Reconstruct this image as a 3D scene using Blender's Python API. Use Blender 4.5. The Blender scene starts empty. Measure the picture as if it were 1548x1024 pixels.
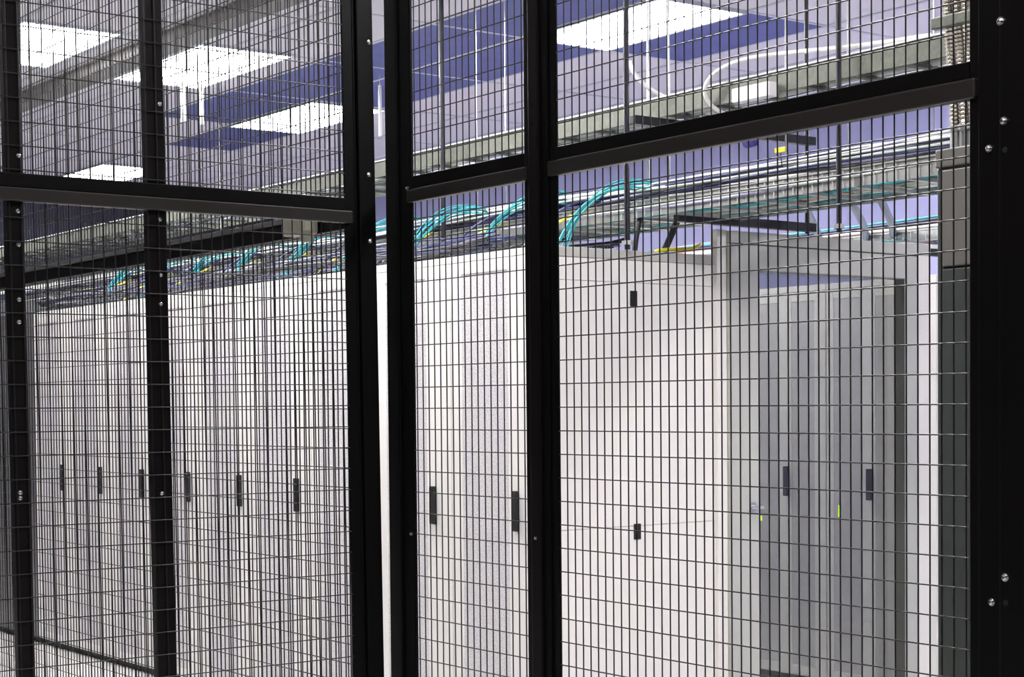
import bpy, math, random
from mathutils import Vector, Matrix
random.seed(7)
sc = bpy.context.scene
COL = sc.collection
E = 1.53            # eye height above the raised floor
CEIL = E + 2.10

# ------------------------------------------------------------------ materials
def mat(name, col, rough=.5, metal=0., spec=.5, bump=None, noise=None, emis=None, alpha=None, trans=None):
    m = bpy.data.materials.new(name); m.use_nodes = True
    nt = m.node_tree; b = nt.nodes['Principled BSDF']
    b.inputs['Base Color'].default_value = (*col, 1)
    b.inputs['Roughness'].default_value = rough
    b.inputs['Metallic'].default_value = metal
    b.inputs['Specular IOR Level'].default_value = spec
    if noise:
        sca, amt = noise
        tc = nt.nodes.new('ShaderNodeTexCoord')
        n = nt.nodes.new('ShaderNodeTexNoise'); n.inputs['Scale'].default_value = sca; n.inputs['Detail'].default_value = 4
        nt.links.new(tc.outputs['Object'], n.inputs['Vector'])
        mx = nt.nodes.new('ShaderNodeMix'); mx.data_type = 'RGBA'
        mx.inputs['A'].default_value = (*[c * (1 - amt) for c in col], 1)
        mx.inputs['B'].default_value = (*[min(1, c * (1 + amt)) for c in col], 1)
        nt.links.new(n.outputs['Fac'], mx.inputs['Factor'])
        nt.links.new(mx.outputs['Result'], b.inputs['Base Color'])
    if bump:
        sca, st = bump
        n2 = nt.nodes.new('ShaderNodeTexNoise'); n2.inputs['Scale'].default_value = sca
        tc2 = nt.nodes.new('ShaderNodeTexCoord'); nt.links.new(tc2.outputs['Object'], n2.inputs['Vector'])
        bp = nt.nodes.new('ShaderNodeBump'); bp.inputs['Strength'].default_value = st; bp.inputs['Distance'].default_value = .002
        nt.links.new(n2.outputs['Fac'], bp.inputs['Height']); nt.links.new(bp.outputs['Normal'], b.inputs['Normal'])
    if emis:
        b.inputs['Emission Color'].default_value = (*emis[0], 1); b.inputs['Emission Strength'].default_value = emis[1]
    return m

M = {}
M['frame'] = mat('black_powder_coat', (.003, .0026, .0026), .38, spec=.16, noise=(6, .3))
M['frame_brown'] = mat('brown_black_powder_coat', (.016, .013, .012), .33, spec=.6, noise=(5, .35))  # browner and paler than the frame coat, for the lower rails
M['frame_mid'] = mat('black_satin_coat', (.005, .004, .0038), .3, spec=.3)
M['wire'] = mat('black_coated_wire', (.008, .007, .007), .30, spec=.6)
M['bolt'] = mat('zinc_bolt', (.62, .62, .62), .25, 1.)
M['hole'] = mat('dark_hole', (.002, .002, .002), .9)
M['rack'] = mat('white_rack_paint', (.84, .83, .81), .32, noise=(3, .02))
M['rack_side'] = mat('warm_white_panel', (.84, .82, .785), .38, noise=(3, .02))
M['rack_cap'] = mat('grey_cap_paint', (.50, .49, .46), .4)
M['rack_dark'] = mat('dark_grey_cabinet', (.11, .11, .115), .35)
M['handle'] = mat('black_plastic', (.006, .006, .006), .55)
M['plinth'] = mat('black_plinth', (.008, .008, .007), .6)
M['doorframe'] = mat('light_grey_frame', (.50, .505, .475), .35, noise=(4, .03))
M['doorframe_dark'] = mat('shadow_gap_rubber', (.10, .105, .10), .5)
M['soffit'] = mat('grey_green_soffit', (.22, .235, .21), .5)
M['pdu'] = mat('dark_grey_enamel', (.060, .068, .064), .25, noise=(2.5, .15))
M['pdu_top'] = mat('reflection_grey_enamel', (.15, .145, .135), .35)
M['steel'] = mat('galvanised_steel', (.62, .63, .62), .35, 1., noise=(30, .15))
M['steel_dark'] = mat('dull_steel', (.13, .14, .115), .55, .2, noise=(60, .4))
M['strut'] = mat('black_strut', (.012, .012, .014), .4)
M['threaded'] = mat('dark_threaded_rod', (.02, .02, .03), .35, .3, bump=(200, .5))
M['flex'] = mat('flexible_metal_conduit', (.55, .52, .46), .25, 1.)
M['beige'] = mat('beige_plastic', (.42, .41, .33), .5)
M['white_plastic'] = mat('white_plastic', (.85, .85, .85), .4)
M['c_cyan'] = mat('cyan_cable', (.03, .31, .35), .4)
M['c_white'] = mat('white_cable', (.82, .82, .80), .4)
M['c_grey'] = mat('grey_green_cable', (.42, .47, .42), .45)
M['c_blue'] = mat('dark_blue_cable', (.02, .025, .10), .4)
M['c_lilac'] = mat('lilac_cable', (.42, .42, .62), .4)
M['c_yellow'] = mat('yellow_cable', (.75, .70, .05), .4)
M['c_black'] = mat('black_cable', (.015, .015, .02), .45)
M['c_red'] = mat('red_cable', (.60, .25, .20), .4)
M['hose'] = mat('blue_grey_hose', (.10, .14, .19), .4)
M['blue_cap'] = mat('blue_cap', (.05, .04, .30), .4)
M['ceil'] = mat('white_ceiling_tile', (.80, .77, .82), .8, bump=(120, .3), noise=(40, .03))
M['blue_tile'] = mat('blue_ceiling_tile', (.085, .10, .30), .6, noise=(8, .25))
M['tee'] = mat('white_tee_bar', (.60, .62, .68), .45)
M['beam'] = mat('grey_duct', (.16, .155, .15), .6, noise=(3, .2))
M['wall_blue'] = mat('periwinkle_wall', (.40, .41, .66), .6, noise=(1.3, .12))
M['wall_dark'] = mat('dark_blue_wall', (.03, .03, .06), .6, noise=(1.3, .15))
M['wall_white'] = mat('dark_corridor_wall', (.03, .03, .03), .7)
M['diffuser'] = mat('light_diffuser', (.9, .9, .9), .5, emis=((1.0, .97, .96), 40.))
M['led'] = mat('yellow_green_led', (.3, .5, .02), .5, emis=((.55, .9, .05), .7))

def floor_mat():
    m = mat('raised_floor_tiles', (.66, .66, .65), .16, noise=(1.5, .04)); nt = m.node_tree
    b = nt.nodes['Principled BSDF']
    tc = nt.nodes.new('ShaderNodeTexCoord'); br = nt.nodes.new('ShaderNodeTexBrick')
    br.offset = 0; br.inputs['Scale'].default_value = 1.; br.inputs['Brick Width'].default_value = .6; br.inputs['Row Height'].default_value = .6
    br.inputs['Mortar Size'].default_value = .0022
    br.inputs['Color1'].default_value = (.66, .66, .65, 1); br.inputs['Color2'].default_value = (.62, .62, .615, 1); br.inputs['Mortar'].default_value = (.15, .15, .15, 1)
    nt.links.new(tc.outputs['Object'], br.inputs['Vector']); nt.links.new(br.outputs['Color'], b.inputs['Base Color'])
    return m
M['floor'] = floor_mat()

def perf_mat():
    # perforated steel: a fine hole pattern darkens the sheet
    m = mat('perforated_white_steel', (.56, .55, .56), .4); nt = m.node_tree
    b = nt.nodes['Principled BSDF']
    tc = nt.nodes.new('ShaderNodeTexCoord'); v = nt.nodes.new('ShaderNodeTexVoronoi'); v.inputs['Scale'].default_value = 160
    nt.links.new(tc.outputs['Object'], v.inputs['Vector'])
    cr = nt.nodes.new('ShaderNodeValToRGB'); cr.color_ramp.elements[0].color = (.42, .41, .43, 1); cr.color_ramp.elements[1].color = (.70, .69, .71, 1)
    cr.color_ramp.elements[0].position = .1; cr.color_ramp.elements[1].position = .6
    nt.links.new(v.outputs['Distance'], cr.inputs['Fac']); nt.links.new(cr.outputs['Color'], b.inputs['Base Color'])
    return m
M['perf'] = perf_mat()
M['perf_grey'] = mat('grey_tinted_mesh_door', (.60, .59, .60), .4, noise=(2, .12))

def glass_mat():
    m = bpy.data.materials.new('tinted_door_glass'); m.use_nodes = True; nt = m.node_tree
    for n in list(nt.nodes): nt.nodes.remove(n)
    o = nt.nodes.new('ShaderNodeOutputMaterial'); mx = nt.nodes.new('ShaderNodeMixShader')
    t = nt.nodes.new('ShaderNodeBsdfTransparent'); t.inputs[0].default_value = (.60, .61, .605, 1)
    g = nt.nodes.new('ShaderNodeBsdfGlossy'); g.inputs['Roughness'].default_value = .04; g.inputs[0].default_value = (.9, .9, .9, 1)
    mx.inputs[0].default_value = .06
    nt.links.new(t.outputs[0], mx.inputs[1]); nt.links.new(g.outputs[0], mx.inputs[2])
    nt.links.new(mx.outputs[0], o.inputs[0]); return m
M['glass'] = glass_mat()

# ------------------------------------------------------------------ mesh helper
class MB:
    def __init__(s): s.v = []; s.f = []
    def box(s, x0, x1, y0, y1, z0, z1):
        x0, x1 = min(x0, x1), max(x0, x1); y0, y1 = min(y0, y1), max(y0, y1); z0, z1 = min(z0, z1), max(z0, z1)
        n = len(s.v)
        s.v += [(x0, y0, z0), (x1, y0, z0), (x1, y1, z0), (x0, y1, z0), (x0, y0, z1), (x1, y0, z1), (x1, y1, z1), (x0, y1, z1)]
        s.f += [tuple(n + i for i in q) for q in ((0, 3, 2, 1), (4, 5, 6, 7), (0, 1, 5, 4), (1, 2, 6, 5), (2, 3, 7, 6), (3, 0, 4, 7))]
        return s
    def ring(s, c, a, b, r, n):
        i = len(s.v)
        for k in range(n):
            t = 2 * math.pi * k / n
            s.v.append(tuple(c + a * (r * math.cos(t)) + b * (r * math.sin(t))))
        return i
    def tube(s, pts, r, n=6, caps=True, rs=None):
        pts = [Vector(p) for p in pts]; prev = None; first = None
        d0 = (pts[1] - pts[0]).normalized()
        up = Vector((0, 0, 1)) if abs(d0.z) < .9 else Vector((1, 0, 0))
        a = d0.cross(up).normalized()
        for i, p in enumerate(pts):
            d = (pts[min(i + 1, len(pts) - 1)] - pts[max(i - 1, 0)]).normalized()
            a = (a - d * a.dot(d)).normalized(); b = d.cross(a)
            cur = s.ring(p, a, b, rs[i] if rs else r, n)
            if prev is not None:
                for k in range(n): s.f.append((prev + k, prev + (k + 1) % n, cur + (k + 1) % n, cur + k))
            else: first = cur
            prev = cur
        if caps:
            s.f.append(tuple(first + k for k in reversed(range(n)))); s.f.append(tuple(prev + k for k in range(n)))
        return s
    def shear(s, k, z0):
        s.v = [(x - k * (z - z0), y, z) for x, y, z in s.v]; return s
    def rel(s, o):
        s.v = [(x - o[0], y - o[1], z - o[2]) for x, y, z in s.v]; return s

def link(name, mb, m, parent=None, bevel=0, smooth=False):
    me = bpy.data.meshes.new(name)
    if parent is not None:
        o3 = wpos(parent); mb.rel(o3)
    me.from_pydata(mb.v, [], mb.f); me.update()
    me.materials.append(M[m] if isinstance(m, str) else m)
    if smooth:
        for p in me.polygons: p.use_smooth = True
    o = bpy.data.objects.new(name, me); COL.objects.link(o)
    if parent is not None: o.parent = parent
    if bevel:
        bv = o.modifiers.new('bevel', 'BEVEL'); bv.width = bevel; bv.segments = 2; bv.limit_method = 'ANGLE'
        bv.harden_normals = False
    return o

def wpos(o):
    p = Vector((0, 0, 0))
    while o is not None: p += Vector(o.location); o = o.parent
    return p

def tag(o, label, cat, group=None, kind=None):
    if label: o['label'] = label
    if cat: o['category'] = cat
    if group: o['group'] = group
    if kind: o['kind'] = kind
    return o

def thing(name, label, cat, loc, group=None):
    o = bpy.data.objects.new(name, None); COL.objects.link(o); o.location = loc; o.empty_display_size = .1
    return tag(o, label, cat, group)

def struct(name, mb, m, parent=None):
    o = link(name, mb, m, parent)
    if parent is None: o['kind'] = 'structure'
    return o

def copy_tree(o, parent=None):
    c = o.copy(); COL.objects.link(c)
    if parent is not None: c.parent = parent
    for ch in [x for x in bpy.data.objects if x.parent == o]: copy_tree(ch, c)
    return c

# ------------------------------------------------------------------ setting
XL, XR, YN, YF = -2.6, 9.0, -2.0, 16.5
struct('floor', MB().box(XL, XR, YN, YF, -.05, 0), 'floor')
struct('wall_back', MB().box(XR, XR + .1, YN, YF, 0, CEIL), 'wall_blue')
struct('wall_left', MB().box(XL, XR, YF, YF + .1, 0, CEIL), 'wall_dark')
struct('wall_front', MB().box(XL - .1, XL, YN, YF, 0, CEIL), 'wall_white')
struct('wall_right', MB().box(XL, XR, YN - .1, YN, 0, CEIL), 'wall_white')

H = 2.10
GX = [1.61 - .2955 * k for k in range(20, 0, -1)] + [1.61, 1.905, 2.205, 2.50, 2.79, 3.085, 3.38, 3.675, 3.97, 4.265]
GY = [3.15 + .565 * k for k in range(-9, 22)]
LIGHTS = []   # (x0,x1,y0,y1) as ratios of H
ceil = struct('ceiling', MB().box(XL, XR, YN, YF, CEIL, CEIL + .1), 'ceil')
g = MB()
for gx in GX:
    x = gx * H
    if XL < x < XR: g.box(x - .012, x + .012, YN, YF, CEIL - .006, CEIL)
for gy in GY:
    y = gy * H
    if YN < y < YF: g.box(XL, XR, y - .012, y + .012, CEIL - .005, CEIL)
link('tee_grid', g, 'tee', ceil)
blue = [(2.50, 2.79, 3.15 + .565 * k, 3.15 + .565 * (k + 1)) for k in range(0, 4)] + \
       [(2.79, 3.085, 3.715, 4.28), (2.79, 3.085, 4.28, 4.845), (2.79, 3.085, 5.41, 5.975), (3.085, 3.38, 3.15, 3.715),
        (2.50, 2.79, 2.585, 3.15), (2.79, 3.085, 2.02, 2.585)]
for (a, b, c, d) in blue:
    link('blue_tile', MB().box(a * H + .013, b * H - .013, c * H + .013, d * H - .013, CEIL - .004, CEIL + .001), 'blue_tile', ceil)

# duct along the ceiling on the left
dd = thing('ceiling_duct', 'long dark grey duct under the white ceiling, upper left of the photo', 'duct', (2.02 * H, 9, CEIL - .07))
link('duct_body', MB().box(1.965 * H, 2.045 * H, 5.0, 14.9, CEIL - .07, CEIL - .006), 'beam', dd, .01)
link('duct_trim', MB().box(2.055 * H, 2.075 * H, 5.0, 14.9, CEIL - .03, CEIL - .006), 'tee', dd, .003)

def light(x0, x1, y0, y1, label, group=None):
    cx, cy = (x0 + x1) / 2 * H, (y0 + y1) / 2 * H
    t = thing('ceiling_light', label, 'ceiling light', (cx, cy, CEIL - .01), group)
    X0, X1, Y0, Y1 = x0 * H, x1 * H, y0 * H, y1 * H
    f = MB(); w = .02
    f.box(X0, X1, Y0, Y0 + w, CEIL - .018, CEIL - .002).box(X0, X1, Y1 - w, Y1, CEIL - .018, CEIL - .002)
    f.box(X0, X0 + w, Y0 + w, Y1 - w, CEIL - .018, CEIL - .002).box(X1 - w, X1, Y0 + w, Y1 - w, CEIL - .018, CEIL - .002)
    link('light_frame', f, 'tee', t)
    link('diffuser', MB().box(X0 + w, X1 - w, Y0 + w, Y1 - w, CEIL - .013, CEIL - .004), 'diffuser', t)
light(2.79, 3.085, 3.145, 3.70, 'large glowing rectangular ceiling light beside blue tiles, above the right-hand cage bay')
light(2.79, 3.085, 4.85, 5.44, 'glowing rectangular ceiling light between blue tiles, seen left of the open gap')
light(1.605, 1.885, 4.25, 4.80, 'brightest ceiling light in the top left corner of the photo')
light(2.10, 2.40, 4.25, 4.85, 'glaring ceiling light just right of the grey ceiling duct, behind two layers of mesh')
light(2.79, 3.085, 6.54, 7.10, 'far ceiling light low over the left horizontal rail')
# unseen panels added out of view to brighten racks, rack end and cage rail
for (x0, y0) in [(1.61, 2.55), (1.25, 3.3), (1.25, 6.2), (1.61, 5.97), (1.25, 1.45), (1.61, .35), (2.79, 1.0), (3.97, 2.55), (.1, .2)]:
    light(x0, x0 + .29, y0, y0 + .56, 'unseen ceiling light panel added to brighten the racks and cage', 'added ceiling lights outside the frame')

# ------------------------------------------------------------------ cage
TOP = E + 2.04
S = .0508; VP = .0252; WR = .00150; HR = .00135
def grid_u(x, a0, a1, b0, phase, pitch, zlo, zhi, zphase, axis, WR=WR, HR=HR):
    """welded mesh on the plane axis=x; a0..a1 along the wall; returns MB"""
    m = MB()
    k = math.ceil((a0 - phase) / pitch)
    while phase + k * pitch <= a1:
        a = phase + k * pitch; k += 1
        if axis == 'X': m.tube([(x, a, zlo), (x, a, zhi)], WR, 6, False)
        else: m.tube([(a, x, zlo), (a, x, zhi)], WR, 6, False)
    k = math.ceil((zlo - zphase) / S)
    off = -.0026
    while zphase + k * S <= zhi:
        z = zphase + k * S; k += 1
        if axis == 'X': m.tube([(x + off, a0, z), (x + off, a1, z)], HR, 6, False)
        else: m.tube([(a0, x + off, z), (a1, x + off, z)], HR, 6, False)
    return m

def bolt(parent, p, d, r=.0055):
    """p on the surface, d outward unit axis ('-X' or '-Y')"""
    v = Vector((-1, 0, 0)) if d == '-X' else Vector((0, -1, 0))
    p = Vector(p)
    m = MB(); m.tube([p, p + v * .002, p + v * .0021, p + v * .005, p + v * .0066], r, 10, True, rs=[r * 1.35, r * 1.35, r, r * .95, r * .4])
    link('bolt', m, 'bolt', parent, smooth=False)

X3 = 2.2751; Z3 = E - .0038
# --- wide bay on the right
t = thing('cage_fence', 'wide black wire mesh cage panel at right with a sloping double rail', 'cage panel', (X3, 2.35, 0))
a0, a1 = 1.8035, 2.899
link('side_frame', MB().box(X3 - .004, X3 + .002, a1 - .001, a1 + .018, .02, TOP).box(X3 - .004, X3 + .014, a1 + .018, a1 + .024, .02, TOP), 'frame', t, .002)
link('side_frame', MB().box(X3 - .004, X3 + .035, a0 - .022, a0, .02, TOP), 'frame', t, .002)
link('upper_rail', MB().box(X3 - .006, X3 + .006, a0, a1, E + .529, E + .556), 'frame', t, .0015)
link('lower_rail', MB().box(X3 - .014, X3 + .008, a0 - .018, a1 + .02, E + .494, E + .5265), 'frame_brown', t, .003)
link('top_rail', MB().box(X3 - .006, X3 + .032, a0, a1, TOP - .03, TOP), 'frame', t, .002)
link('bottom_rail', MB().box(X3 - .006, X3 + .032, a0, a1, .02, .06), 'frame', t, .002)
link('upper_mesh', grid_u(X3, a0, a1, 0, 2.84868, .025246, E + .54, TOP - .01, Z3, 'X'), 'wire', t, smooth=True)
link('lower_mesh', grid_u(X3, a0, a1, 0, 2.84868, .025246, .04, E + .51, Z3, 'X'), 'wire', t, smooth=True)
# --- narrow bay
t = thing('cage_fence', 'narrow black wire mesh cage panel right of the open gap', 'cage panel', (X3, 3.24, 0))
b0, b1 = 3.012, 3.466
link('side_frame', MB().box(X3 - .006, X3 + .002, b0 - .020, b0, .02, TOP).box(X3 - .006, X3 + .02, b0 - .026, b0 - .020, .02, TOP), 'frame_mid', t, .002)
link('side_frame', MB().box(X3 - .006, X3 + .002, b1, b1 + .044, .02, TOP).box(X3 - .006, X3 + .014, b1 + .044, b1 + .050, .02, TOP), 'frame', t, .002)
link('upper_rail', MB().box(X3 - .006, X3 + .006, b0, b1, E + .527, E + .557), 'frame', t, .0015)
link('lower_rail', MB().box(X3 - .014, X3 + .008, b0 - .012, b1 + .01, E + .494, E + .5245), 'frame_brown', t, .003)
link('top_rail', MB().box(X3 - .006, X3 + .032, b0, b1, TOP - .03, TOP), 'frame', t, .002)
link('bottom_rail', MB().box(X3 - .006, X3 + .032, b0, b1, .02, .06), 'frame', t, .002)
link('upper_mesh', grid_u(X3, b0, b1, 0, 3.0255, .0254, E + .54, TOP - .01, Z3, 'X'), 'wire', t, smooth=True)
link('lower_mesh', grid_u(X3, b0, b1, 0, 3.0255, .0254, .04, E + .51, Z3, 'X'), 'wire', t, smooth=True)
bolt(t, (X3 - .006, 3.480, E + .53), '-X', .004); bolt(t, (X3 - .006, 3.479, E - .31), '-X', .004)
# --- post between the two bays
t = thing('cage_post', 'black channel post between the narrow and the wide mesh panel', 'post', (X3, 2.955, 0))
link('post_body', MB().box(X3 - .016, X3 + .014, 2.949, 2.985, 0, TOP + .02), 'frame_mid', t, .003)
link('post_flange', MB().box(X3 - .009, X3 + .012, 2.924, 2.9485, 0, TOP + .02), 'frame', t, .0025)
for z in (.656, .613):
    c = MB(); c.tube([(X3 - .0165, 2.967, E + z), (X3 - .0172, 2.967, E + z)], .004, 10); link('bolt_hole', c, 'hole', t)
bolt(t, (X3 - .016, 2.965, E - .29), '-X', .003)
# --- gap post
t = thing('cage_post', 'black square post on the right side of the open gap', 'post', (X3, 3.55, 0))
link('post_body', MB().box(X3 - .012, X3 + .014, 3.518, 3.5735, 0, TOP + .02), 'frame', t, .003)
# --- end post on the right edge
t = thing('cage_post', 'broad black bolted post at the right edge of the photo', 'post', (X3, 1.70, 0))
link('post_body', MB().box(X3 - .012, X3 + .045, 1.735, 1.7805, 0, TOP + .02), 'frame', t, .003)
link('post_flange', MB().box(X3 - .018, X3 + .045, 1.60, 1.7345, 0, TOP + .02), 'frame', t, .003)
for (y, z) in [(1.730, .606), (1.724, .447), (1.721, -.282)]: bolt(t, (X3 - .018, y, E + z), '-X')
for (y, z) in [(1.757, .408), (1.752, -.325)]: bolt(t, (X3 - .012, y, E + z), '-X', .005)
for (y, z) in [(1.7215, .401), (1.7205, -.323)]:
    c = MB(); c.tube([(X3 - .0185, y, E + z), (X3 - .0192, y, E + z)], .005, 10); link('bolt_hole', c, 'hole', t)
# --- far panel behind the left one (same plane)
t = thing('cage_fence', 'far mesh cage panel receding leftwards behind the near left panel', 'cage panel', (X3, 5.9, 0))
c0, c1 = 3.74, 8.6
link('side_frame', MB().box(X3 - .006, X3 + .035, c0 - .006, c0 + .03, .02, TOP), 'frame', t, .002)
link('side_frame', MB().box(X3 - .006, X3 + .035, 6.13, 6.17, .02, TOP), 'frame', t, .002)
link('side_frame', MB().box(X3 - .006, X3 + .035, c1, c1 + .04, .02, TOP), 'frame', t, .002)
link('lower_rail', MB().box(X3 - .010, X3 + .05, c0, c1, E + .457, E + .497), 'frame', t, .003)
link('upper_rail', MB().box(X3 - .018, X3 + .03, c0, c1, E + .499, E + .512), 'beam', t, .002)
link('top_rail', MB().box(X3 - .006, X3 + .032, c0, c1, TOP - .03, TOP), 'frame', t, .002)
link('bottom_rail', MB().box(X3 - .006, X3 + .032, c0, c1, .02, .06), 'frame', t, .002)
link('upper_mesh', grid_u(X3, c0, c1, 0, 3.63, .0254, E + .505, TOP - .01, Z3, 'X', .0018, .0016), 'wire', t, smooth=True)
link('lower_mesh', grid_u(X3, c0, c1, 0, 3.63, .0254, .04, E + .47, Z3, 'X', .0018, .0016), 'wire', t, smooth=True)
t = thing('junction_box', 'small beige electrical box on the dark rail behind the left mesh', 'electrical box', (X3 - .04, 3.93, E + .45))
link('box_body', MB().box(X3 - .06, X3 - .012, 3.90, 4.02, E + .455, E + .525), 'beige', t, .008)
link('conduit_stub', MB().tube([(X3 - .035, 3.92, E + .456), (X3 - .035, 3.92, E + .435)], .018, 12), 'beige', t)

# --- near left panel (square to the others), very slightly racked
Y1 = 3.549; Z1 = E + .0043; K = .0085
t = thing('cage_fence', 'near black wire mesh cage panel at left with a falling double rail', 'cage panel', (1.6, Y1, 0))
def W1(name, mb, m, bev=0, smooth=False): return link(name, mb.shear(K, E), m, t, bev, smooth)
d0, d1 = -.9, 2.136
PF = Y1 + .0035
W1('side_frame', MB().box(2.136, 2.165, PF - .004, PF + .003, .02, TOP).box(2.165, 2.172, PF - .004, PF + .02, .02, TOP), 'frame', .002)
W1('stiffener', MB().box(1.627, 1.672, PF, PF + .028, .02, TOP), 'frame_mid', .003)
W1('stiffener', MB().box(1.306, 1.342, PF, PF + .028, .02, TOP), 'frame_mid', .003)
W1('stiffener', MB().box(-.9, -.86, PF, PF + .04, .02, TOP), 'frame', .003)
W1('upper_rail', MB().box(d0, d1, PF - .010, PF + .004, E + .474, E + .5045), 'frame', .002)
W1('lower_rail', MB().box(d0, d1 + .016, PF - .016, PF + .006, E + .444, E + .4735), 'frame_brown', .003)
W1('top_rail', MB().box(d0, d1, PF, PF + .032, TOP - .03, TOP), 'frame', .002)
W1('bottom_rail', MB().box(d0, d1, PF, PF + .032, .02, .06), 'frame', .002)
W1('upper_mesh', grid_u(Y1, d0, d1, 0, 1.362, .0262, E + .485, TOP - .01, Z1, 'Y'), 'wire', smooth=True)
W1('lower_mesh', grid_u(Y1, d0, d1, 0, 1.362, .0262, .04, E + .46, Z1, 'Y'), 'wire', smooth=True)
for (x, z) in [(1.6545, .683), (1.650, .425), (1.651, .301), (1.650, .236), (1.646, -.19), (1.3285, .542), (1.325, .424), (1.325, .353), (1.324, .236), (1.323, .188), (1.319, -.176), (1.319, -.188)]:
    bolt(t, (x, PF, E + z), '-Y', .004)
t = thing('cage_post', 'black bolted post on the left side of the open gap', 'post', (2.195, Y1, 0))
link('post_body', MB().box(2.173, 2.219, PF - .012, PF + .035, 0, TOP + .02).shear(K, E), 'frame', t, .003)
for (x, z) in [(2.199, .883), (2.195, .564), (2.197, .404)]: bolt(t, (x - .0, PF - .012, E + z), '-Y', .0048)

# ------------------------------------------------------------------ server racks, near row
RX, RB = 4.12, 5.19; RT = E + .64; RZ = .032
def make_rack(x0, x1, w, label, group, body='rack', right_handle=.134, perf=((.19, .52),), pm='perf'):
    """front faces -X; local origin at the right front floor corner (smallest y)"""
    t = thing('server_rack', label, 'server rack', (0, 0, 0), group)
    d = x1 - x0
    link('cabinet_body', MB().box(.022, d, .002, w - .002, RZ, RT - .005), body, t, .003)
    link('plinth', MB().box(.03, d - .02, .01, w - .01, 0, RZ + .004), 'plinth', t)
    dr = MB(); z0, z1 = RZ + .01, RT - .035; a = .004
    for q0, q1 in perf: dr.box(0, .021, a, q0, z0, z1).box(0, .021, q0, q1, z0, z0 + .05).box(0, .021, q0, q1, z1 - .05, z1); a = q1
    dr.box(0, .021, a, w - .004, z0, z1)
    door = link('door', dr, body, t, .0025)
    for q0, q1 in perf: link('perforated_panel', MB().box(.003, .0215, q0, q1, z0 + .05, z1 - .05), pm if body == 'rack' else body, door)
    hy = right_handle
    hm = MB().box(-.020, -.0005, hy - .016, hy + .016, E - .427 - .082, E - .427 + .082)
    h = link('handle', hm, 'handle', door, .004)
    link('top_cap', MB().box(0, .0215, .002, w - .002, RT - .033, RT), body, t, .002)
    return t
names = ['first', 'second', 'third', 'fourth', 'fifth', 'sixth', 'seventh', 'eighth', 'ninth']
r0 = make_rack(RX, RB, .6, 'white server rack nearest the camera, first of the long row, its side panel showing', 'white server racks in the long row')
for k in range(9):
    r = r0 if k == 0 else copy_tree(r0)
    r.location = (RX, 5.40 + .6 * k, 0)
    if k:
        r['label'] = 'white server rack with black handle, %s from the near corner of the long row' % names[k]
r = make_rack(RX, RB, .6, 'dark grey cabinet at the far left end of the white rack row', None, body='rack_dark')
r.location = (RX, 10.8, 0)
r_ = copy_tree(r); r_.location = (RX, 11.4, 0); r_['label'] = 'second dark grey cabinet past the far left end of the white rack row'
# side panel on the first rack
sp = MB()
y = 5.40
rr = r0
def sub(name, mb, m, par, bev=0):
    return link(name, mb, m, par, bev)
# panels sit on the rack end, 12 mm thick
low = sub('side_panel', MB().box(RX + .004, RB - .002, y - .012, y + .001, RZ + .01, E - .505), 'rack_side', rr, .002)
mid = sub('side_panel', MB().box(RX + .004, RB - .002, y - .012, y + .001, E - .503, E + .505), 'rack_side', rr, .002)
upp = sub('side_panel', MB().box(RX + .004, RB - .002, y - .012, y + .001, E + .507, E + .598), 'rack_side', rr, .002)
sub('top_cap', MB().box(RX, RB, y - .015, y + .002, E + .600, RT), 'rack_cap', rr, .002)
for (x, z) in [(4.62, .44), (4.632, -.528)]:
    l = sub('latch', MB().box(x - .019, x + .019, y - .018, y - .0122, E + z - .033, E + z + .033), 'handle', rr, .003)

# ------------------------------------------------------------------ server racks, far row behind the glass door
R2X = 6.80
q0r = make_rack(R2X, R2X + 1.07, .6, 'white server rack behind the glass door, its handle at the right of the doorway', 'white server racks behind the glass door', right_handle=.29, perf=((.085, .255), (.35, .545)), pm='perf_grey')
lab2 = ['', 'white server rack behind the glass door, its handle left of the middle', 'server rack behind the glass door, third from the right']
for k in range(5):
    r = q0r if k == 0 else copy_tree(q0r)
    r.location = (R2X, 5.75 + .6 * k, 0)
    if k == 1: r['label'] = lab2[1]
    if k > 1: r['label'] = 'white server rack hidden deep in the aisle behind the doorway pillar'
fp = link('end_panel', MB().box(R2X - .005, R2X + 1.07, 5.60, 5.747, 0, RT), 'rack', None, .003)
tag(fp, 'bright white end panel closing the far rack row, narrow strip beside the dark grey cabinet', 'panel')

# ------------------------------------------------------------------ aisle door frame
FY = 5.35
t = thing('aisle_door_frame', 'light grey doorway frame closing the aisle between the rack rows', 'door frame', (5.75, FY, 0))
link('pillar', MB().box(5.138, 5.311, FY, FY + .06, 0, E + .69), 'doorframe', t, .003)
link('pillar_return', MB().box(5.078, 5.136, FY + .02, FY + .06, 0, E + .752), 'rack_side', t, .003)
link('pillar', MB().box(6.268, 6.352, FY, FY + .06, 0, E + .69), 'doorframe', t, .003)
link('pillar_gasket', MB().box(6.353, 6.363, FY + .012, FY + .06, 0, E + .69), 'doorframe_dark', t)
link('pillar_return', MB().box(6.364, 6.452, FY + .005, FY + .06, 0, E + .71), 'rack_side', t, .003)
link('header', MB().box(5.312, 6.267, FY, FY + .06, E + .583, E + .69), 'doorframe', t, .003)
link('header_seam', MB().box(5.22, 6.40, FY + .006, FY + .06, E + .6905, E + .6955), 'doorframe_dark', t)
link('header_cap', MB().box(5.138, 6.452, FY, FY + .06, E + .696, E + .748), 'doorframe', t, .003)
link('soffit', MB().box(5.312, 6.267, FY + .003, FY + .058, E + .5795, E + .5828), 'soffit', t)  # darker thin lining paints in the shade under the header
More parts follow.
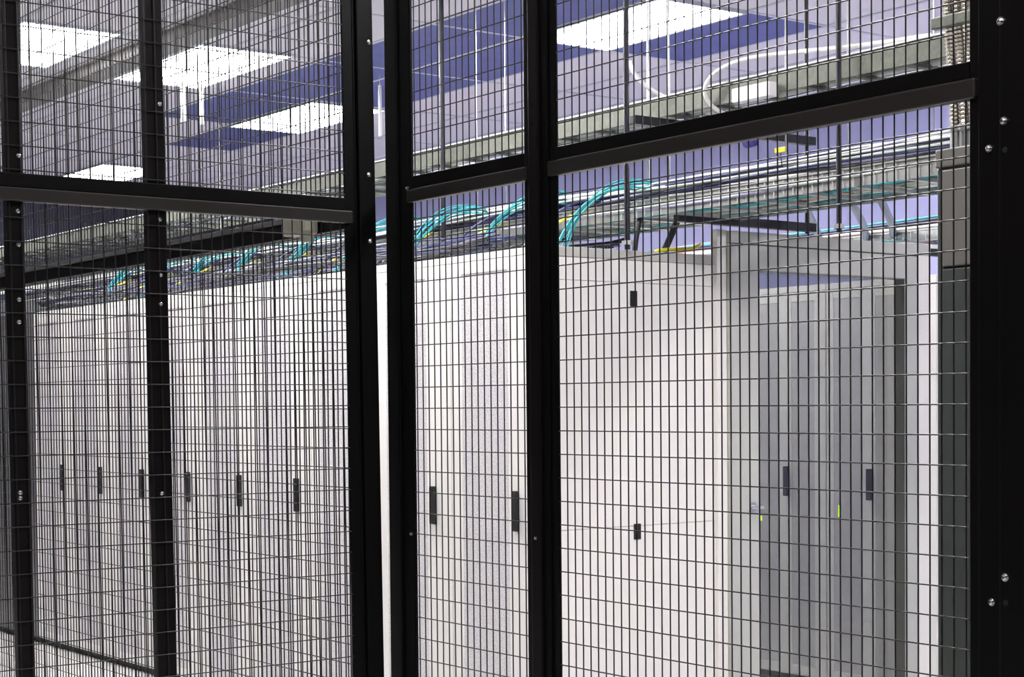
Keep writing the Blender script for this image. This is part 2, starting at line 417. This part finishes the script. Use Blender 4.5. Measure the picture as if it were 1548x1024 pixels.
link('jamb', MB().box(6.2645, 6.2675, FY + .003, FY + .058, 0, E + .58), 'doorframe_dark', t)  # dark lining paints in the shaded inner face of the pillar
hh = MB(); hh.tube([(5.225, FY - .03, E - .452), (5.30, FY - .03, E - .452)], .008, 10); hh.tube([(5.262, FY, E - .452), (5.262, FY - .03, E - .452)], .011, 10)
hh.box(5.245, 5.28, FY - .006, FY, E - .475, E - .43)
link('lever_handle', hh, 'steel', t)
t = thing('sliding_glass_door', 'grey tinted sliding glass door filling the aisle doorway', 'glass door', (5.78, FY + .1, 0))
link('glass_pane', MB().box(5.300, 6.290, FY + .085, FY + .093, .05, E + .60), 'glass', t)
link('bottom_rail', MB().box(5.300, 6.290, FY + .075, FY + .103, .0, .05), 'steel', t, .003)
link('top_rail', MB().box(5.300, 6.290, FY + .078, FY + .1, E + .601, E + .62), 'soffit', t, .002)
for (x, z, hgt) in [(5.395, -.51, .022), (5.905, -.50, .055)]:
    link('green_indicator', MB().box(x - .006, x + .006, FY + .079, FY + .0845, E + z - hgt / 2, E + z + hgt / 2), 'led', t)

# ------------------------------------------------------------------ grey cabinet and conduits on the right
t = thing('power_cabinet', 'tall dark grey power cabinet behind the mesh at the right, conduits entering its top', 'cabinet', (3.8, 2.5, 0))
link('cabinet_body', MB().box(3.50, 4.15, 2.05, 2.882, 0, E + .60), 'pdu', t, .004)
link('cabinet_top', MB().box(3.495, 4.155, 2.045, 2.884, E + .60, E + .648), 'pdu_top', t, .004)
link('door', MB().box(3.488, 3.4995, 2.08, 2.862, .08, E + .34), 'pdu', t, .003)
link('upper_panel', MB().box(3.490, 3.4995, 2.08, 2.862, E + .346, E + .592), 'pdu_top', t, .003)  # paler grey puts the cabinet front's reflection gradient into the colour
fl = 'flexible conduits above the grey cabinet'
for i, (yy, rr_, lab) in enumerate([(2.871, .0162, 'leftmost ribbed metal conduit dropping into the grey cabinet'), (2.841, .0162, 'middle ribbed metal conduit dropping into the grey cabinet'), (2.811, .0162, 'rightmost ribbed metal conduit dropping into the grey cabinet')]):
    t = thing('flexible_conduit', lab, 'conduit', (3.525, yy, E + .65), fl)
    pts = []; rs = []; z = E + .70; zt = CEIL - .25
    n = int((zt - z) / .0052)
    for k in range(n + 1):
        zz = z + (zt - z) * k / n; u = (zz - z) / (zt - z)
        pts.append((3.525 + .004 * math.sin(u * 5 + i), yy - .028 * max(0, 1 - 3.2 * u), zz)); rs.append(rr_ if k % 2 else rr_ * .74)
    link('ribbed_tube', MB().tube(pts, rr_, 12, True, rs=rs), 'flex', t)
    link('connector', MB().tube([(3.525, yy - .028, E + .645), (3.525, yy - .028, E + .69), (3.525, yy - .028, E + .692), (3.525, yy - .028, E + .706)], .014, 12, True, rs=[.0135, .0135, .018, .018]), 'steel', t)
    link('ceiling_fitting', MB().tube([pts[-1], (pts[-1][0], pts[-1][1], CEIL - .006)], .02, 10), 'steel_dark', t)
t = tag(link('conduit_clamp', MB().box(3.490, 3.508, 2.74, 2.895, E + .955, E + .985), 'steel_dark', None, .003), 'dull grey clamp bar across the three ribbed conduits', 'clamp')

# ------------------------------------------------------------------ cable trays
def wav(a, b, n, amp, seed, z=0):
    rnd = random.Random(seed); ph = [rnd.uniform(0, 6.28) for _ in range(4)]; fr = [rnd.uniform(1.2, 3.5) for _ in range(4)]
    out = []
    for i in range(n + 1):
        u = i / n; s = a + (b - a) * u
        out.append((s, amp * (math.sin(fr[0] * s + ph[0]) + .5 * math.sin(fr[1] * 2 * s + ph[1])), amp * .7 * (math.sin(fr[2] * s + ph[2]) + .5 * math.sin(fr[3] * 2 * s + ph[3]))))
    return out
def tray(name, label, x0, x1, y0, y1, z0, z1, rail_m='steel', step=.25):
    t = thing(name, label, 'cable tray', ((x0 + x1) / 2, (y0 + y1) / 2, z0))
    h = z1 - z0
    for x in (x0, x1 - .004):
        sr = link('side_rail', MB().box(x, x + .004, y0, y1, z0, z0 + h), rail_m, t)
        link('top_flange', MB().box(x - .008, x + .012, y0, y1, z1 + .0005, z1 + .006), 'white_plastic' if rail_m == 'steel_dark' else 'steel', sr)  # white on the dull upper tray paints in its lit top edge
    r = MB(); y = y0 + .05
    while y < y1: r.box(x0 + .004, x1 - .004, y, y + .03, z0, z0 + .012); y += step
    link('rungs', r, rail_m, t)
    b = MB(); y = y0
    while rail_m == 'steel' and y < y1:      # basket wires on the side
        b.tube([(x0 - .004, y, z0), (x0 - .004, y, z1)], .002, 4, False); y += .05
    if b.v: link('basket_wires', b, 'steel', t)['kind'] = 'stuff'
    return t
def cables(label, x0, x1, y0, y1, z0, z1, spec, amp=.006, r=(.004, .009), seed=1):
    rnd = random.Random(seed)
    m = MB(); cuts = []
    for mname, n in spec:
        for i in range(n):
            cx = rnd.uniform(x0, x1); cz = rnd.uniform(z0, z1); rad = rnd.uniform(*r)
            m.tube([(cx + a, s, cz + b) for s, a, b in wav(y0, y1, int((y1 - y0) / .12), amp, rnd.random())], rad, 5, True)
        cuts.append((len(m.f), mname))
    o = link('tray_cables', m, cuts[0][1], None, smooth=True)
    for c, mname in cuts[1:]: o.data.materials.append(M[mname])
    k = 0
    for p in o.data.polygons:
        while p.index >= cuts[k][0]: k += 1
        p.material_index = k
    return tag(o, label, 'cables', None, 'stuff')
# upper tray
TX = 4.70
tray('cable_tray', 'upper galvanised cable tray hung below the ceiling over the near rack row', TX, TX + .45, 3.2, 14.2, E + 1.185, E + 1.262, 'steel_dark')
cables('many-coloured cables lying in the upper cable tray', TX + .01, TX + .42, 3.2, 14.2, E + 1.20, E + 1.262, [('c_grey', 16), ('c_white', 8), ('c_black', 7), ('c_lilac', 5)], seed=3)
# middle tray
tray('cable_tray', 'middle cable tray crowded with cables just above the near rack row', TX, TX + .45, 3.2, 14.2, E + .785, E + .85, 'steel')
cables('many-coloured cables piled in the middle cable tray', TX - .01, TX + .42, 3.2, 14.2, E + .80, E + .935, [('c_grey', 16), ('c_white', 20), ('c_blue', 13), ('c_lilac', 6), ('c_cyan', 7), ('c_red', 1), ('c_black', 7)], amp=.010, seed=5)
# low tray over the far row
tray('cable_tray', 'low cable tray above the far rack row, right of the doorway', 6.9, 7.4, 4.6, 12.5, E + .83, E + .88, 'steel')
cables('many-coloured cables in the low tray above the far rack row', 6.9, 7.35, 4.6, 12.5, E + .84, E + .955, [('c_white', 14), ('c_red', 5), ('c_blue', 8), ('c_cyan', 5)], seed=9)
# extra cable mass lying on top of the racks
cables('many-coloured cables lying along the rack tops', 4.25, 5.1, 6.0, 11.2, RT + .035, RT + .11, [('c_black', 16), ('c_blue', 18), ('c_cyan', 3), ('c_lilac', 1)], amp=.02, seed=11)

def bez(p0, p1, p2, p3, n=14):
    p0, p1, p2, p3 = map(Vector, (p0, p1, p2, p3)); out = []
    for i in range(n + 1):
        t_ = i / n; out.append(p0 * (1 - t_) ** 3 + p1 * 3 * t_ * (1 - t_) ** 2 + p2 * 3 * t_ * t_ * (1 - t_) + p3 * t_ ** 3)
    return out
# cyan drops: one bundle per rack
rnd = random.Random(4)
ordn = ['', 'first', 'second', 'third', 'fourth', 'fifth', 'sixth', 'seventh', 'eighth', 'ninth']
for k in range(9):
    yy = 5.62 + .6 * k
    t = thing('cable_drop', 'cyan cable bundle dropping from the middle tray to the %s rack of the long row' % ordn[k + 1], 'cables', (4.45, yy, RT), 'cyan cable drops over the rack tops')
    m = MB()
    for i in range(7):
        a, b, c = rnd.uniform(-.045, .045), rnd.uniform(-.03, .03), rnd.uniform(-.04, .04)
        m.tube(bez((TX + .04, yy - .22 + a, E + .92 + b), (TX - .14 + c, yy - .10 + a, E + .97 + b), (TX - .18 + c, yy + .02, E + .84), (4.42 + a, yy + .03 + b, RT - .003)), rnd.uniform(.003, .005), 6, True)
    link('cyan_cables', m, 'c_cyan', t, smooth=True)
    m = MB()
    for i in range(3):
        a = rnd.uniform(-.04, .04)
        m.tube(bez((TX + .02, yy + .12 + a, E + .88), (TX - .16, yy + .10, E + .90), (TX - .22, yy + .24 + a, E + .78), (4.38 + a, yy + .22, RT - .003)), .005, 6, True)
    link('dark_cables', m, 'c_blue', t, smooth=True)
    m = MB()
    m.tube(bez((TX + .02, yy + .2, E + .86), (TX - .12, yy + .16, E + .80), (TX - .2, yy + .3, E + .76), (4.4, yy + .3, RT - .003)), .006, 6, True)
    link('yellow_cable', m, 'c_yellow', t, smooth=True)
# dark drops at the rack end, and a yellow patch lead
def hose(name, pts, r, m, label, cat='cable', group=None):
    o = link(name, MB().tube(bez(*pts), r, 8, True), m, None, smooth=True); return tag(o, label, cat, group)
hose('black_hose', ((4.98, 5.42, E + .93), (4.9, 5.38, E + .86), (4.88, 5.42, E + .74), (4.84, 5.45, RT)), .015, 'c_black', 'black hose curving down to the rack top beside the doorway frame')
hose('black_hose', ((4.80, 5.50, E + .90), (4.72, 5.46, E + .8), (4.70, 5.46, E + .72), (4.70, 5.47, RT)), .012, 'c_black', 'thin black hose dropping to the rack top near the first cyan bundle')
hose('yellow_cable', ((4.78, 5.43, RT + .006), (4.86, 5.41, RT + .03), (4.94, 5.41, RT + .002), (5.05, 5.44, RT + .05)), .008, 'c_yellow', 'yellow cable lying on the edge of the rack top')
for (ra, rb, z, lab) in [(1.045, 1.062, .90, 'leftmost'), (1.100, 1.121, .87, 'middle'), (1.136, 1.156, .87, 'rightmost')]:
    hose('grey_hose', ((5.12, 5.12 / ra, E + .84), (5.6, 5.6 / ra, E + .86), (6.6, 6.6 / rb, E + .93), (6.95, 6.95 / rb, E + z)), .019, 'hose', lab + ' blue-grey hose passing from the middle tray to the low cable tray', group='hoses over the doorway')
# white loops over the upper tray
hose('white_cable', ((4.62, 5.40, E + 1.42), (4.62, 5.36, E + 1.30), (4.72, 5.28, E + 1.25), (4.92, 5.20, E + 1.20)), .009, 'c_white', 'white cable hanging in an arc left of the white box')
hose('white_cable', ((4.78, 4.95, E + 1.14), (4.60, 5.05, E + 1.20), (4.64, 5.00, E + 1.36), (4.70, 4.65, E + 1.33)), .009, 'c_white', 'white cable looping round the small white box')
hose('white_cable', ((4.70, 4.65, E + 1.33), (4.70, 4.5, E + 1.32), (4.70, 4.2, E + 1.28), (4.70, 3.9, E + 1.27)), .009, 'c_white', 'white cable running along the top edge of the upper tray')
wb = tag(link('terminal_box', MB().box(4.64, 4.69, 4.62, 4.82, E + 1.165, E + 1.22), 'white_plastic', None, .004), 'small white box on the side of the upper cable tray', 'box')
hose('round_plug', ((4.66, 4.76, E + 1.010), (4.66, 4.75, E + 1.012), (4.66, 4.74, E + 1.013), (4.66, 4.72, E + 1.014)), .028, 'blue_cap', 'purple-blue cap just under the double rail', 'cap')
t = thing('yellow_tag', 'bright yellow tag sticking up from the cables of the middle tray', 'tag', (4.70, 4.62, E + .945))
link('tag_plate', MB().box(4.70, 4.708, 4.595, 4.65, E + .955, E + .975), 'c_yellow', t, .002)
link('tie', MB().tube([(4.704, 4.62, E + .9545), (4.71, 4.62, E + .90)], .002, 6), 'c_black', t)

# ------------------------------------------------------------------ trapeze struts and rods
def rod(x, y, z0, r, m, label, group, cat='rod', name='hanger_rod', nuts=True):
    t = thing(name, label, cat, (x, y, z0), group)
    link('rod_shaft', MB().tube([(x, y, z0), (x, y, CEIL - .001)], r, 8), m, t)
    if nuts:
        link('nut', MB().tube([(x, y, z0 + .02), (x, y, z0 + .036)], r * 2.0, 6), 'steel', t)
    return t
BR = 'black hanger rods'
rod(4.655, 6.83, RT + .0, .012, 'threaded', 'black hanger rod seen in the narrow mesh bay', BR)
rod(4.575, FY + .02, RT + .0, .012, 'threaded', 'black hanger rod in front of the large ceiling light', BR)
rod(5.59, FY - .02, E + .755, .010, 'threaded', 'black hanger rod holding the right end of the black struts', BR)
rod(4.66, 4.285, E + .615, .010, 'threaded', 'black hanger rod right of the struts, left of the grey cabinet', BR)
t = tag(link('strut_channel', MB().box(4.80, 5.62, FY - .05, FY - .012, E + .762, E + .80), 'strut', None, .003), 'black strut channel slanting across above the doorway frame', 'strut')
t = tag(link('strut_channel', MB().box(4.56, 5.62, FY - .05, FY - .012, E + 1.145, E + 1.182), 'strut', None, .003), 'black strut channel under the upper cable tray', 'strut')
tag(link('strut_channel', MB().box(6.4525, 6.56, FY + .01, FY + .05, E + .70, E + .735), 'strut', None, .003), 'short black strut end beside the grey cabinet', 'strut')
SR = 'thin silver hanger rods'
for u_, (x, y, lab) in enumerate([(5.12, 5.86, 'pair'), (5.12, 5.72, 'pair'), (5.12, 5.00, 'mid'), (5.12, 4.66, 'mid'), (5.12, 4.23, 'right'), (5.12, 6.95, 'left'), (5.12, 7.2, 'left'), (4.72, 9.3, 'far')]):
    rod(x, y, E + .86, .003 if lab != 'pair' else .006, 'steel',
        ['left silver rod of the close pair beside the white cable arc', 'right silver rod of the close pair beside the white cable arc', 'thin silver rod crossing the blue tile by the large light', 'thin silver rod at the right tip of the blue tile',
         'thin silver rod rising above the upper tray near the ribbed conduits', 'thin silver rod at the right of the narrow mesh bay', 'thin silver rod in the middle of the narrow mesh bay', 'thin silver rod seen behind the left mesh panel'][u_], SR, nuts=False)
# white strips added to stand in for glare streaks near the ceiling
WS = 'added white strips standing in for light streaks'
for (x, y, z0, z1, w, lab) in [(5.75, 9.13, 1.70, 2.02, .018, 'short white strip standing in for a light streak in the open gap'),
                               (5.05, 7.42, 1.72, 2.03, .016, 'short white strip standing in for a light streak beside the black rod in the narrow bay'),
                               (5.0, 10.1, 1.84, 2.03, .02, 'rightmost small white strip standing in for a light streak behind the left mesh'), (4.9, 9.9, 1.86, 2.05, .02, 'second small white strip standing in for a light streak behind the left mesh'),
                               (4.75, 9.85, 1.80, 2.05, .025, 'white strip standing in for a light streak right of the glaring light')]:
    t = thing('glint_strip', lab, 'strip', (x, y, E + z0), WS)
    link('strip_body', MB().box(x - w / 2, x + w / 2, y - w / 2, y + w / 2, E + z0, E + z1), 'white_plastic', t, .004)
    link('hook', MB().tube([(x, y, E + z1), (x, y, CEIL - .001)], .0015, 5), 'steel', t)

# ------------------------------------------------------------------ world, camera, view
w = bpy.data.worlds.new('World'); sc.world = w; w.use_nodes = True
w.node_tree.nodes['Background'].inputs[0].default_value = (.05, .05, .06, 1)
f, cy, th, pit, rol = 2575.07672, 691.6452, .637120549, -.0301273089, -.00885454938
fw = Vector((math.sin(th), math.cos(th), 0)); rt = Vector((math.cos(th), -math.sin(th), 0)); up = Vector((0, 0, 1))
F = fw * math.cos(pit) + up * math.sin(pit); U = -fw * math.sin(pit) + up * math.cos(pit)
R_ = rt * math.cos(rol) + U * math.sin(rol); U2 = -rt * math.sin(rol) + U * math.cos(rol)
cam = bpy.data.cameras.new('Camera'); co = bpy.data.objects.new('Camera', cam); COL.objects.link(co)
co.matrix_world = Matrix(((R_.x, U2.x, -F.x, 0), (R_.y, U2.y, -F.y, 0), (R_.z, U2.z, -F.z, E), (0, 0, 0, 1)))
cam.sensor_fit = 'HORIZONTAL'; cam.sensor_width = 36; cam.lens = 36 * f / 1548
cam.shift_y = (cy - 512) / 1548
cam.clip_start = .05; cam.clip_end = 60
sc.camera = co
sc.view_settings.view_transform = 'Standard'; sc.view_settings.look = 'None'; sc.view_settings.gamma = 1
sc.view_settings.use_curve_mapping = False
sc.view_settings.exposure = 0.0
sc.cycles.max_bounces = 8; sc.cycles.diffuse_bounces = 5; sc.cycles.transparent_max_bounces = 12
sc.cycles.sample_clamp_indirect = 6
